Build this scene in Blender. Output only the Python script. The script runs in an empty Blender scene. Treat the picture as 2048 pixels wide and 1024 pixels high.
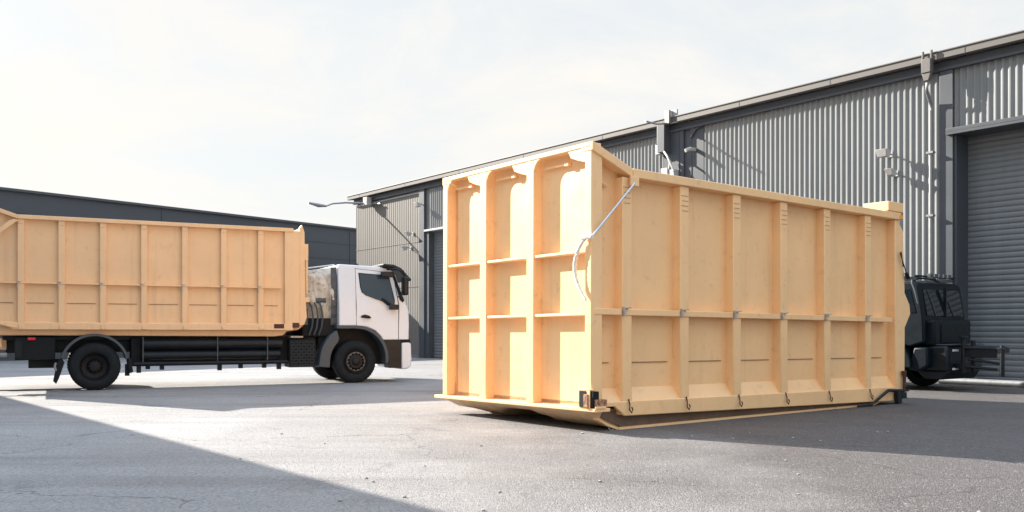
import bpy, bmesh, math, random
from mathutils import Vector, Matrix
R = math.radians
random.seed(7)
scn = bpy.context.scene
COL = scn.collection

# ------------------------------------------------------------------ camera
CH = 1.35
cam_d = bpy.data.cameras.new("camera"); cam = bpy.data.objects.new("camera", cam_d); COL.objects.link(cam)
cam.location = (0, 0, CH); cam.rotation_euler = (R(90), 0, 0)
cam_d.sensor_width = 36; cam_d.lens = 36 * 1810 / 2048; cam_d.shift_y = 146 / 2048
cam_d.clip_start = 0.1; cam_d.clip_end = 3000
scn.camera = cam

# ------------------------------------------------------------------ light
SUN_EL, SUN_AZ = 28.0, -58.0          # azimuth from +Y towards +X
sv = Vector((math.sin(R(SUN_AZ)) * math.cos(R(SUN_EL)), math.cos(R(SUN_AZ)) * math.cos(R(SUN_EL)), math.sin(R(SUN_EL))))
w = bpy.data.worlds.new("World"); scn.world = w; w.use_nodes = True
nt = w.node_tree; N = nt.nodes; Lk = nt.links
for n in list(N): N.remove(n)
out = N.new('ShaderNodeOutputWorld'); bg = N.new('ShaderNodeBackground'); bg.inputs['Strength'].default_value = 0.097
sky = N.new('ShaderNodeTexSky'); sky.sky_type = 'NISHITA'; sky.sun_disc = False
sky.sun_elevation = R(SUN_EL); sky.sun_rotation = R(SUN_AZ); sky.dust_density = 2.2; sky.air_density = 1.0; sky.ozone_density = 1.0
tc = N.new('ShaderNodeTexCoord'); mp = N.new('ShaderNodeMapping'); mp.inputs['Scale'].default_value = (1.0, 1.0, 2.4)
mp.inputs['Rotation'].default_value = (0, R(14), 0)
no = N.new('ShaderNodeTexNoise'); no.inputs['Scale'].default_value = 4.0; no.inputs['Detail'].default_value = 9; no.inputs['Roughness'].default_value = .62
no.inputs['Distortion'].default_value = .5
rp = N.new('ShaderNodeValToRGB'); rp.color_ramp.elements[0].position = .38; rp.color_ramp.elements[1].position = .72
veil = N.new('ShaderNodeMixRGB'); veil.inputs['Fac'].default_value = .93; veil.inputs['Color2'].default_value = (3.12, 3.22, 3.24, 1)
mx = N.new('ShaderNodeMixRGB'); mx.inputs['Color2'].default_value = (3.82, 3.62, 3.36, 1)
Lk.new(tc.outputs['Generated'], mp.inputs['Vector']); Lk.new(mp.outputs['Vector'], no.inputs['Vector'])
Lk.new(no.outputs['Fac'], rp.inputs['Fac'])
Lk.new(sky.outputs['Color'], veil.inputs['Color1'])
Lk.new(veil.outputs['Color'], mx.inputs['Color1']); Lk.new(rp.outputs['Color'], mx.inputs['Fac'])
sz = N.new('ShaderNodeSeparateXYZ'); Lk.new(tc.outputs['Generated'], sz.inputs[0])      # sky brightened and blued overhead, above the frame, as added fill light
zr = N.new('ShaderNodeMapRange'); zr.inputs['From Min'].default_value = .38; zr.inputs['From Max'].default_value = .9
Lk.new(sz.outputs['Z'], zr.inputs['Value'])
zc = N.new('ShaderNodeMixRGB'); zc.inputs['Color1'].default_value = (1, 1, 1, 1); zc.inputs['Color2'].default_value = (1.55, 1.85, 2.3, 1); Lk.new(zr.outputs[0], zc.inputs['Fac'])
zm = N.new('ShaderNodeVectorMath'); zm.operation = 'MULTIPLY'; Lk.new(mx.outputs['Color'], zm.inputs[0]); Lk.new(zc.outputs['Color'], zm.inputs[1])
Lk.new(zm.outputs[0], bg.inputs['Color']); Lk.new(bg.outputs['Background'], out.inputs['Surface'])

sd = bpy.data.lights.new("sun", 'SUN'); sd.energy = 5.0; sd.angle = R(.5); sd.color = (1.0, .925, .82)
so = bpy.data.objects.new("sun", sd); COL.objects.link(so)
so.rotation_euler = sv.to_track_quat('Z', 'Y').to_euler(); so.location = sv * 60

scn.view_settings.view_transform = 'Standard'; scn.view_settings.look = 'None'
scn.view_settings.exposure = 1.5; scn.view_settings.gamma = 1.0

# ------------------------------------------------------------------ materials
def mat(name, col, rough=.5, metal=0., spec=.5, var=.0, vscale=3., bump=0., bscale=30., dirt=None, ior=None, coat=0., streak=None, detail=6):
    m = bpy.data.materials.new(name); m.use_nodes = True
    t = m.node_tree; b = t.nodes['Principled BSDF']
    b.inputs['Roughness'].default_value = rough; b.inputs['Metallic'].default_value = metal
    b.inputs['Specular IOR Level'].default_value = spec
    if ior: b.inputs['IOR'].default_value = ior
    if coat: b.inputs['Coat Weight'].default_value = coat; b.inputs['Coat Roughness'].default_value = .12
    b.inputs['Base Color'].default_value = (*col, 1)
    co = t.nodes.new('ShaderNodeTexCoord')
    cur = None
    if var or dirt or streak:
        rgb = t.nodes.new('ShaderNodeRGB'); rgb.outputs[0].default_value = (*col, 1); cur = rgb.outputs[0]
    if var:
        n = t.nodes.new('ShaderNodeTexNoise'); n.inputs['Scale'].default_value = vscale; n.inputs['Detail'].default_value = detail; n.inputs['Roughness'].default_value = .6
        t.links.new(co.outputs['Object'], n.inputs['Vector'])
        mr = t.nodes.new('ShaderNodeMapRange'); mr.inputs['From Min'].default_value = .25; mr.inputs['From Max'].default_value = .75
        mr.inputs['To Min'].default_value = 1 - var; mr.inputs['To Max'].default_value = 1 + var
        t.links.new(n.outputs['Fac'], mr.inputs['Value'])
        mu = t.nodes.new('ShaderNodeVectorMath'); mu.operation = 'SCALE'
        t.links.new(cur, mu.inputs[0]); t.links.new(mr.outputs[0], mu.inputs['Scale']); cur = mu.outputs[0]
        # gloss changes with the same patches
        mr2 = t.nodes.new('ShaderNodeMapRange'); mr2.inputs['To Min'].default_value = max(.02, rough - .12); mr2.inputs['To Max'].default_value = min(1, rough + .14)
        t.links.new(n.outputs['Fac'], mr2.inputs['Value']); t.links.new(mr2.outputs[0], b.inputs['Roughness'])
    def layer(cur, c2, lo, hi, sc, stretch, amt):
        mpn = t.nodes.new('ShaderNodeMapping'); mpn.inputs['Scale'].default_value = stretch
        n = t.nodes.new('ShaderNodeTexNoise'); n.inputs['Scale'].default_value = sc; n.inputs['Detail'].default_value = 8; n.inputs['Roughness'].default_value = .65
        t.links.new(co.outputs['Object'], mpn.inputs['Vector']); t.links.new(mpn.outputs[0], n.inputs['Vector'])
        r = t.nodes.new('ShaderNodeMapRange'); r.inputs['From Min'].default_value = lo; r.inputs['From Max'].default_value = hi; r.inputs['To Max'].default_value = amt
        t.links.new(n.outputs['Fac'], r.inputs['Value'])
        mi = t.nodes.new('ShaderNodeMixRGB'); mi.inputs['Color2'].default_value = (*c2, 1)
        t.links.new(r.outputs[0], mi.inputs['Fac']); t.links.new(cur, mi.inputs['Color1']); return mi.outputs[0]
    if dirt: cur = layer(cur, dirt[0], dirt[1], dirt[2], dirt[3], (1, 1, 1), dirt[4])
    if streak: cur = layer(cur, streak[0], streak[1], streak[2], streak[3], (1, 1, .06), streak[4])
    if cur: t.links.new(cur, b.inputs['Base Color'])
    if bump:
        n = t.nodes.new('ShaderNodeTexNoise'); n.inputs['Scale'].default_value = bscale; n.inputs['Detail'].default_value = 4
        t.links.new(co.outputs['Object'], n.inputs['Vector'])
        bp = t.nodes.new('ShaderNodeBump'); bp.inputs['Strength'].default_value = 1; bp.inputs['Distance'].default_value = bump
        t.links.new(n.outputs['Fac'], bp.inputs['Height']); t.links.new(bp.outputs[0], b.inputs['Normal'])
    return m

TAN = (.90, .56, .27)
M = {}
M['tan'] = mat('tan_paint', TAN, .5, spec=.95, var=.07, vscale=1.3, bump=.010, bscale=1.7, dirt=((.36, .22, .12), .57, .78, 6, .45), streak=((.42, .29, .17), .56, .78, 5, .28))
M['tan2'] = mat('tan_truck_paint', (.82, .545, .31), .5, var=.07, vscale=1.6, bump=.004, bscale=2.5, dirt=((.34, .21, .12), .6, .8, 6, .35), streak=((.42, .29, .18), .54, .78, 6, .35))
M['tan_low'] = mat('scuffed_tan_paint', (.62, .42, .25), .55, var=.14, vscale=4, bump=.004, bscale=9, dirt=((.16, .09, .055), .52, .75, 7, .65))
M['skid_shade'] = mat('skid_shade_brown', (.15, .10, .068), .7, var=.3, vscale=3, dirt=((.3, .19, .11), .55, .8, 5, .6))  # dark brown stands in for the shadow under the container side
M['latch'] = mat('worn_latch', (.45, .43, .41), .4, metal=.4, var=.3, vscale=20)
M['weld'] = mat('weld_line', (.42, .25, .13), .7, var=.2, vscale=12)
M['seam'] = mat('seam_rust', (.20, .11, .055), .8, var=.2, vscale=12)
M['rust'] = mat('rust_brown', (.075, .032, .022), .8, var=.35, vscale=20)
M['wood'] = mat('rusty_block', (.42, .22, .12), .8, var=.35, vscale=14, dirt=((.1, .05, .03), .45, .6, 25, .8))
M['silver'] = mat('silver_rod', (.55, .6, .68), .3, metal=.7, var=.08)
M['rope'] = mat('pale_rope', (.75, .72, .66), .85, var=.15, vscale=30, bump=.004, bscale=120)
M['black'] = mat('black_paint', (.005, .009, .014), .42, spec=.3, var=.3, vscale=5, dirt=((.02, .022, .024), .5, .75, 4, .5))
M['blackm'] = mat('matt_black', (.006, .009, .012), .65, spec=.25, var=.3, vscale=6, dirt=((.022, .021, .02), .5, .8, 5, .5))
M['navy'] = mat('dark_navy_paint', (.002, .007, .012), .45, spec=.18, var=.25, vscale=3, dirt=((.007, .012, .015), .52, .8, 4, .5))
M['tyre'] = mat('tyre_rubber', (.010, .014, .018), .8, spec=.25, var=.3, vscale=8, dirt=((.03, .03, .03), .5, .75, 6, .5))
M['rim'] = mat('dark_rim', (.008, .009, .011), .55, spec=.3, metal=.0, var=.3, vscale=9)
M['hub'] = mat('hub_steel', (.12, .11, .11), .5, metal=.3, var=.3, vscale=20, dirt=((.07, .055, .05), .5, .7, 30, .6))
M['white'] = mat('white_cab_paint', (.66, .72, .80), .3, var=.03, vscale=1.2, coat=.3, dirt=((.5, .48, .45), .58, .8, 4, .2), streak=((.5, .49, .47), .62, .85, 7, .25))
M['grey'] = mat('grey_plastic', (.055, .07, .085), .55, var=.12, vscale=6)
M['glass'] = mat('tinted_glass', (.03, .05, .07), .05, spec=.5, ior=1.5)
M['tarp'] = mat('dirty_tarpaulin', (.56, .51, .44), .8, var=.2, vscale=5, bump=.03, bscale=7, dirt=((.06, .06, .055), .54, .66, 12, .7), streak=((.14, .13, .11), .53, .70, 8, .6))
M['red'] = mat('red_lens', (.6, .02, .02), .25)
M['lamp'] = mat('lens_clear', (.6, .62, .65), .15, spec=.9)
M['wallgrey'] = mat('corrugated_sheet', (.2, .214, .222), .48, metal=.0, var=.06, vscale=.6, streak=((.2, .2, .19), .5, .8, 3, .35))
M['wallpale'] = mat('flat_sheet_cladding', (.165, .155, .143), .6, var=.08, vscale=.5, streak=((.11, .105, .1), .48, .8, 3, .5))
M['fascia'] = mat('fascia_metal', (.13, .122, .115), .55, var=.07, vscale=1.0)
M['beam'] = mat('blue_grey_steel', (.06, .07, .085), .5, var=.1, vscale=1.2, streak=((.05, .05, .05), .55, .8, 2, .4))
M['door'] = mat('roller_door_slats', (.17, .19, .205), .5, metal=.1, var=.07, vscale=.7, streak=((.09, .1, .11), .5, .8, 2, .4))
M['hall'] = mat('dark_hall_cladding', (.062, .072, .086), .6, var=.10, vscale=.12, streak=((.06, .07, .08), .5, .8, 1, .3))
M['white2'] = mat('white_fixture', (.42, .42, .42), .5, var=.06, vscale=8)
M['galv'] = mat('galvanised', (.27, .28, .29), .45, metal=.5, var=.12, vscale=10)
M['conc'] = mat('concrete', (.40, .39, .37), .85, var=.12, vscale=3, bump=.004, bscale=40)
M['amber'] = mat('amber_lens', (.8, .35, .05), .3)

def asphalt():
    m = bpy.data.materials.new('asphalt'); m.use_nodes = True; t = m.node_tree; b = t.nodes['Principled BSDF']
    co = t.nodes.new('ShaderNodeTexCoord')
    def noise(sc, det=5, ro=.6, vec=None, dist=0):
        n = t.nodes.new('ShaderNodeTexNoise'); n.inputs['Scale'].default_value = sc; n.inputs['Detail'].default_value = det; n.inputs['Roughness'].default_value = ro
        n.inputs['Distortion'].default_value = dist
        t.links.new(vec or co.outputs['Object'], n.inputs['Vector']); return n.outputs['Fac']
    def mr(v, a, b_, c, d):
        r = t.nodes.new('ShaderNodeMapRange'); r.inputs[1].default_value = a; r.inputs[2].default_value = b_; r.inputs[3].default_value = c; r.inputs[4].default_value = d
        t.links.new(v, r.inputs[0]); return r.outputs[0]
    def mix(f, a, b_, mode='MIX'):
        x = t.nodes.new('ShaderNodeMixRGB'); x.blend_type = mode
        for i, v in enumerate((f, a, b_)):
            if isinstance(v, tuple): x.inputs[i].default_value = (*v, 1)
            elif isinstance(v, (int, float)): x.inputs[i].default_value = v
            else: t.links.new(v, x.inputs[i])
        return x.outputs[0]
    big = noise(.16, 5, .6, dist=.6)
    base = mix(mr(big, .35, .68, 0, 1), (.355, .357, .362), (.26, .258, .26))
    # tarmac darker towards +X: partly its own tone, partly painted-in container shade
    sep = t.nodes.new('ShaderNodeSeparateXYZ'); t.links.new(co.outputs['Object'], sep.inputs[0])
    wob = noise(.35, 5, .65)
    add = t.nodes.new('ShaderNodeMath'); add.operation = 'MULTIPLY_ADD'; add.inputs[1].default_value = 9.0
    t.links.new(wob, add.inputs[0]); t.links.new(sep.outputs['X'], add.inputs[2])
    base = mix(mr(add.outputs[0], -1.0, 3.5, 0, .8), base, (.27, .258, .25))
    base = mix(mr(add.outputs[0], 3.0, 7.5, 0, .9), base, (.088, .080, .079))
    # stretched tyre streaks
    mp = t.nodes.new('ShaderNodeMapping'); mp.inputs['Rotation'].default_value = (0, 0, R(38)); mp.inputs['Scale'].default_value = (.10, 1.3, 1)
    t.links.new(co.outputs['Object'], mp.inputs[0])
    st = noise(.8, 6, .65, mp.outputs[0], .3)
    base = mix(mr(st, .48, .72, 0, .5), base, (.13, .12, .118))
    fine = noise(26, 3, .7)
    base = mix(1.0, base, mix(mr(fine, .3, .7, 0, 1), (.7, .7, .7), (1.22, 1.22, 1.22)), 'MULTIPLY')
    # aggregate: tiny stones
    vo = t.nodes.new('ShaderNodeTexVoronoi'); vo.inputs['Scale'].default_value = 70; t.links.new(co.outputs['Object'], vo.inputs['Vector'])
    sp = t.nodes.new('ShaderNodeSeparateColor'); t.links.new(vo.outputs['Color'], sp.inputs[0])
    base = mix(mr(sp.outputs[0], .0, .12, .55, 0), base, (.05, .047, .045))
    base = mix(mr(sp.outputs[1], .9, 1.0, 0, .5), base, (.42, .40, .38))
    vo2 = t.nodes.new('ShaderNodeTexVoronoi'); vo2.inputs['Scale'].default_value = 7; t.links.new(co.outputs['Object'], vo2.inputs['Vector'])
    gate = noise(.7, 3)
    gm = t.nodes.new('ShaderNodeMath'); gm.operation = 'MULTIPLY'
    t.links.new(mr(vo2.outputs['Distance'], .05, .09, .8, 0), gm.inputs[0]); t.links.new(mr(gate, .5, .6, 0, 1), gm.inputs[1])
    base = mix(gm.outputs[0], base, (.05, .045, .04))
    # fine cracks and oil drips
    wv = t.nodes.new('ShaderNodeVectorMath'); wv.operation = 'MULTIPLY_ADD'; wv.inputs[1].default_value = (.7, .7, 0)
    nn = t.nodes.new('ShaderNodeTexNoise'); nn.inputs['Scale'].default_value = 2.2; nn.inputs['Detail'].default_value = 5
    t.links.new(co.outputs['Object'], nn.inputs['Vector']); t.links.new(nn.outputs['Color'], wv.inputs[0]); t.links.new(co.outputs['Object'], wv.inputs[2])
    vc = t.nodes.new('ShaderNodeTexVoronoi'); vc.feature = 'DISTANCE_TO_EDGE'; vc.inputs['Scale'].default_value = .33; t.links.new(wv.outputs[0], vc.inputs['Vector'])
    cg = t.nodes.new('ShaderNodeMath'); cg.operation = 'MULTIPLY'
    t.links.new(mr(vc.outputs['Distance'], .0015, .005, .6, 0), cg.inputs[0]); t.links.new(mr(noise(.35, 3), .5, .58, 0, 1), cg.inputs[1])
    base = mix(cg.outputs[0], base, (.05, .045, .042))
    base = mix(mr(noise(1.1, 5, .6, None, .8), .62, .74, 0, .55), base, (.085, .075, .07))
    t.links.new(base, b.inputs['Base Color'])
    t.links.new(mr(noise(.5, 5), .35, .7, .52, .85), b.inputs['Roughness'])
    b.inputs['Specular IOR Level'].default_value = .22
    h = t.nodes.new('ShaderNodeMath'); h.operation = 'ADD'
    t.links.new(mr(vo.outputs['Distance'], 0, .7, 1, 0), h.inputs[0]); t.links.new(fine, h.inputs[1])
    bp = t.nodes.new('ShaderNodeBump'); bp.inputs['Strength'].default_value = .9; bp.inputs['Distance'].default_value = .008
    t.links.new(h.outputs[0], bp.inputs['Height'])
    bp2 = t.nodes.new('ShaderNodeBump'); bp2.inputs['Strength'].default_value = .6; bp2.inputs['Distance'].default_value = .03
    t.links.new(noise(1.6, 4), bp2.inputs['Height']); t.links.new(bp.outputs[0], bp2.inputs['Normal'])
    t.links.new(bp2.outputs[0], b.inputs['Normal'])
    return m
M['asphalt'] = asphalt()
M['water'] = mat('wet_film', (.03, .032, .035), .06, spec=.8, bump=.004, bscale=6)

# ------------------------------------------------------------------ mesh helpers
class MB:
    def __init__(s): s.b = bmesh.new()
    def face(s, pts):
        try: s.b.faces.new([s.b.verts.new(p) for p in pts])
        except ValueError: pass
    def box(s, x0, x1, y0, y1, z0, z1):
        s.prism([(x0, z0), (x1, z0), (x1, z1), (x0, z1)], 'y', y0, y1); return s
    def prism(s, poly, ax, a, b):
        f = {'y': lambda p, q: (p[0], q, p[1]), 'x': lambda p, q: (q, p[0], p[1]), 'z': lambda p, q: (p[0], p[1], q)}[ax]
        A = [s.b.verts.new(f(p, a)) for p in poly]; B = [s.b.verts.new(f(p, b)) for p in poly]
        n = len(poly)
        s.b.faces.new(A); s.b.faces.new(B[::-1])
        for i in range(n): s.b.faces.new((A[i], B[i], B[(i + 1) % n], A[(i + 1) % n]))
        return s
    def hexa(s, p):      # 8 points: bottom loop 0-3, top loop 4-7
        v = [s.b.verts.new(q) for q in p]
        for f in ((0, 1, 2, 3), (7, 6, 5, 4), (0, 4, 5, 1), (1, 5, 6, 2), (2, 6, 7, 3), (3, 7, 4, 0)): s.b.faces.new([v[i] for i in f])
        return s
    def path(s, pts, r, n=8, cap=True):
        pts = [Vector(p) for p in pts]; rs = r if isinstance(r, (list, tuple)) else [r] * len(pts)
        rings = []
        for i, p in enumerate(pts):
            d = (pts[min(i + 1, len(pts) - 1)] - pts[max(i - 1, 0)]).normalized()
            up = Vector((0, 0, 1)) if abs(d.z) < .9 else Vector((1, 0, 0))
            a = d.cross(up).normalized(); c = d.cross(a)
            rings.append([s.b.verts.new(p + (a * math.cos(2 * math.pi * k / n) + c * math.sin(2 * math.pi * k / n)) * rs[i]) for k in range(n)])
        for i in range(len(rings) - 1):
            for k in range(n): s.b.faces.new((rings[i][k], rings[i][(k + 1) % n], rings[i + 1][(k + 1) % n], rings[i + 1][k]))
        if cap: s.b.faces.new(rings[0][::-1]); s.b.faces.new(rings[-1])
        return s
    def lathe(s, prof, c, n=40):     # axis along local y ; prof = [(y, r)]
        rings = []
        for (y, r) in prof:
            if r < 1e-5: rings.append([s.b.verts.new((c[0], c[1] + y, c[2]))])
            else: rings.append([s.b.verts.new((c[0] + r * math.cos(2 * math.pi * k / n), c[1] + y, c[2] + r * math.sin(2 * math.pi * k / n))) for k in range(n)])
        for i in range(len(rings) - 1):
            A, B = rings[i], rings[i + 1]
            for k in range(n):
                k2 = (k + 1) % n
                if len(A) == 1 and len(B) == 1: continue
                if len(A) == 1: s.b.faces.new((A[0], B[k2], B[k]))
                elif len(B) == 1: s.b.faces.new((A[k], A[k2], B[0]))
                else: s.b.faces.new((A[k], A[k2], B[k2], B[k]))
        return s
    def grid(s, fn, nu, nv):
        V = [[s.b.verts.new(fn(i / nu, j / nv)) for j in range(nv + 1)] for i in range(nu + 1)]
        for i in range(nu):
            for j in range(nv): s.b.faces.new((V[i][j], V[i + 1][j], V[i + 1][j + 1], V[i][j + 1]))
        return s
    def build(s, name, m, parent=None, bevel=0., smooth=35, seg=2, tumble=None, level=False):
        if level:      # runners follow the ground under the slightly tilted body
            for v in s.b.verts:
                if v.co.z < .06: v.co.z += max(0, v.co.x - .6) * .0095 + v.co.y * .0083
        if tumble:
            for v in s.b.verts:
                if v.co.z > tumble[0]: v.co.y += (v.co.z - tumble[0]) * tumble[1] * (1 if v.co.y < 1 else -1)
        bmesh.ops.recalc_face_normals(s.b, faces=s.b.faces)
        me = bpy.data.meshes.new(name); s.b.to_mesh(me); s.b.free()
        me.materials.append(m)
        if smooth:
            me.polygons.foreach_set('use_smooth', [True] * len(me.polygons)); me.set_sharp_from_angle(angle=R(smooth))
        o = bpy.data.objects.new(name, me); COL.objects.link(o)
        if parent: o.parent = parent
        if bevel:
            bv = o.modifiers.new('bevel', 'BEVEL'); bv.width = bevel; bv.segments = seg; bv.limit_method = 'ANGLE'; bv.angle_limit = R(32); bv.harden_normals = False
        return o

def tag(o, label=None, cat=None, group=None, kind=None):
    if label: o['label'] = label
    if cat: o['category'] = cat
    if group: o['group'] = group
    if kind: o['kind'] = kind
    return o
def empty(name, M4=None, label=None, cat=None, group=None):
    o = bpy.data.objects.new(name, None); COL.objects.link(o); o.empty_display_size = .3
    if M4 is not None: o.matrix_world = M4
    return tag(o, label, cat, group)
def frame(o, x, y, scale=1.):
    x = Vector(x).normalized(); y = Vector(y); y = (y - x * y.dot(x)).normalized(); z = x.cross(y)
    m = Matrix((x, y, z)).transposed().to_4x4(); return Matrix.Translation(o) @ m @ Matrix.Scale(scale, 4)
def arc(cx, cz, r, a0, a1, n):
    return [(cx + r * math.cos(R(a0 + (a1 - a0) * i / n)), cz + r * math.sin(R(a0 + (a1 - a0) * i / n))) for i in range(n + 1)]

# ------------------------------------------------------------------ ground
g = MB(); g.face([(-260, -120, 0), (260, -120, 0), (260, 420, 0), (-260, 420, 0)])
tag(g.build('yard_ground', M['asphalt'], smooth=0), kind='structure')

# ------------------------------------------------------------------ warehouse (right)
WA = Vector((12.1, 21.4, 0)); wt = Vector((-.614, .789, 0)); wn = Vector((-.789, -.614, 0))
WM = frame(WA, wt, wn)
wh = empty('warehouse', WM, 'long grey corrugated metal warehouse with blue-grey steel frame along the right', 'warehouse')
S0, S1 = -14., 33.0
def corrug(s0, s1, z0, z1, pitch=.167, depth=.042, y=0., crest=.03, fl=.055):
    mb = MB(); pts = []; s = s0
    while s < s1:
        for ds, yy in ((0, 0), (pitch - crest - 2 * fl, 0), (pitch - crest - fl, depth), (pitch - fl, depth)):
            if s + ds < s1: pts.append((s + ds, y + yy))
        s += pitch
    pts.append((s1, y))
    v0 = [mb.b.verts.new((a, b, z0)) for a, b in pts]; v1 = [mb.b.verts.new((a, b, z1)) for a, b in pts]
    for i in range(len(pts) - 1): mb.b.faces.new((v0[i], v0[i + 1], v1[i + 1], v1[i]))
    return mb
# cladding panels between the columns
for (a, b, z0) in ((1.98, 9.65, 0), (11.3, 21.0, 0), (21.0, 25.9, 5.95), (S0, 1.62, 6.36)):
    corrug(a, b, z0, 7.9).build('cladding', M['wallgrey'], wh, smooth=0)
corrug(26.65, S1, 0, 7.72, .2, .012, crest=.05, fl=.02).build('cladding', M['wallpale'], wh, smooth=0)
MB().box(26.65, S1, .014, .03, 7.72, 7.80).build('cladding_flashing', M['white2'], wh)
MB().box(26.65, S1, .02, .026, 3.35, 3.375).box(26.65, S1, .02, .026, 5.45, 5.47).build('cladding_flashing', M['wallpale'], wh)
# building core behind the cladding
MB().box(1.98, 21., -.35, -.02, 0, 8.1).box(26.0, S1, -.35, -.02, 0, 8.1).box(21., 26., -.35, -.02, 5.9, 8.1).box(S0, 1.62, -.3, -.02, 6.3, 8.1)\
    .box(S0, S1, -14, -13.8, 0, 8.1).box(S1 - .2, S1, -13.8, -.35, 0, 8.1).build('inner_wall', M['wallgrey'], wh)
# roof, fascia and beam under it
r_ = MB(); r_.prism([(-14, 8.42), (.18, 8.12), (.18, 8.28), (-7, 8.8), (-14, 8.7)], 'x', S0, S1 + .3)
r_.build('roof', M['galv'], wh)
f_ = MB(); f_.box(S0, S1 + .32, .18, .36, 8.10, 8.30); f_.box(S0, S1 + .32, .36, .385, 8.27, 8.31)
x = S0 + .4
f_.build('gutter', M['fascia'], wh, bevel=.012)
for s in (32.0, 27.5, 23, 18.5, 14.0, 8.0, 4.9, 1.2): MB().box(s, s + .02, .36, .366, 8.10, 8.268).build('gutter_joint', M['beam'], wh)
MB().box(S0, S1 + .1, .05, .09, 7.93, 8.10).box(S0, S1 + .1, .05, .16, 7.85, 7.93).build('eaves_beam', M['beam'], wh, bevel=.008)
# columns
c = MB(); c.box(26.2, 26.65, -.1, .12, 0, 7.9); c.build('steel_column', M['beam'], wh, bevel=.01)
c = MB(); c.box(9.65, 10.45, -.02, .03, 0, 7.9); c.box(10.45, 11.3, -.02, .10, 0, 7.9); c.box(10.15, 10.18, .03, .05, 0, 7.9); c.box(10.62, 10.65, .1, .12, 0, 7.9)
c.prism([(9.4, 7.9), (10.15, 7.9), (10.15, 7.55), (9.9, 7.8)], 'y', .04, .10)
c.build('steel_column', M['beam'], wh, bevel=.008)
c = MB(); c.box(1.62, 1.96, -.5, .12, 0, 7.85); c.build('steel_column', M['beam'], wh, bevel=.01)
# column head box and brackets
hb = MB(); hb.box(11.0, 11.3, .10, .42, 7.2, 8.16); hb.build('column_head_box', M['beam'], wh, bevel=.01)
MB().box(11.3, 11.5, .06, .3, 7.18, 7.5).build('junction_box', M['white2'], wh, bevel=.01)
MB().box(11.3, 11.32, .1, .42, 7.5, 8.1).build('bracket_plate', M['white2'], wh)
MB().path([(10.85, .4, 8.1), (10.9, .9, 8.02), (10.95, 1.35, 8.06)], .03, 6).build('shadow_caster_arm', M['galv'], wh)  # added arm, placed to cast the diagonal shadow on the wall
MB().box(10.75, 10.95, .36, .46, 8.08, 8.52).box(10.5, 10.75, .30, .36, 8.08, 8.52).build('roof_bracket', M['galv'], wh, bevel=.01)
# rain head and downpipe
d = MB(); d.box(2.0, 2.24, .34, .5, 7.8, 8.15); d.prism([(2.0, 7.8), (2.24, 7.8), (2.18, 7.6), (2.06, 7.6)], 'y', .36, .48); d.box(1.98, 2.03, .398, .46, 8.1, 8.36); d.box(2.2, 2.25, .398, .46, 8.1, 8.36)
rh = d.build('rain_head', M['fascia'], wh, bevel=.012)
d = MB(); d.path([(2.12, .44, 7.55), (2.12, .44, 7.35), (2.14, .22, 7.1), (2.14, .2, 6.9), (2.14, .2, .1)], .045, 12)
d.build('downpipe', M['galv'], wh)
for z in (1., 2.6, 4.2, 5.8): MB().box(2.05, 2.23, .14, .275, z, z + .05).build('pipe_clamp', M['galv'], wh)
# roller doors
def roller(s0, s1, z1, y, name='roller_door'):
    ro = MB(); pts = []; z = 0.02; p = .14
    while z < z1:
        for k in range(5):
            a = k / 5; pts.append((y + .007 * math.sin(math.pi * a) + (0 if k else -.014), z + a * p * .96 + (0.0 if k else -.0)))
        pts.append((y - .014, z + p * .965)); z += p
    v0 = [ro.b.verts.new((s0, a, b)) for a, b in pts]; v1 = [ro.b.verts.new((s1, a, b)) for a, b in pts]
    for i in range(len(pts) - 1): ro.b.faces.new((v0[i], v0[i + 1], v1[i + 1], v1[i]))
    return ro.build(name, M['door'], wh, smooth=30)
rd = roller(-6.2, 1.56, 6.25, -.55)
MB().box(-6.2, 1.56, -.56, -.51, 0.0, .12).build('bottom_bar', M['beam'], rd, bevel=.01)
roller(21.1, 25.9, 5.9, -.25)
MB().box(S0, -6.2, -.9, -.1, 0, 6.3).build('inner_wall', M['wallgrey'], wh)
c = MB(); c.box(1.56, 1.62, -.7, .06, 0, 6.2); c.build('door_jamb', M['beam'], wh, bevel=.01)
for a_, b_ in ((25.9, 26.2), (21.0, 21.1)): MB().box(a_, b_, -.3, .05, 0, 5.9).build('door_jamb', M['beam'], wh, bevel=.01)
MB().box(-6.4, 1.75, -.9, .22, 6.2, 6.27).box(-6.4, 1.75, .19, .225, 6.27, 6.36).build('door_canopy', M['beam'], wh, bevel=.006)
MB().box(21.0, 26.2, -.3, .14, 5.86, 5.95).build('door_canopy', M['white2'], wh, bevel=.006)
MB().box(26.66, 33.0, -.02, .05, 0, .12).build('base_flashing', M['galv'], wh); MB().box(2.0, 9.6, .045, .08, 0, .12).build('base_flashing', M['galv'], wh)

# kerb in front of the roller door
k = MB(); k.path([(1.7, .62, .08), (-6.5, .62, .08)], .08, 14)
k.build('ground_pipe', M['galv'], None).matrix_world = WM
kp = bpy.data.objects['ground_pipe']; tag(kp, 'pale grey pipe lying on the ground along the foot of the roller door', 'pipe')

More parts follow.
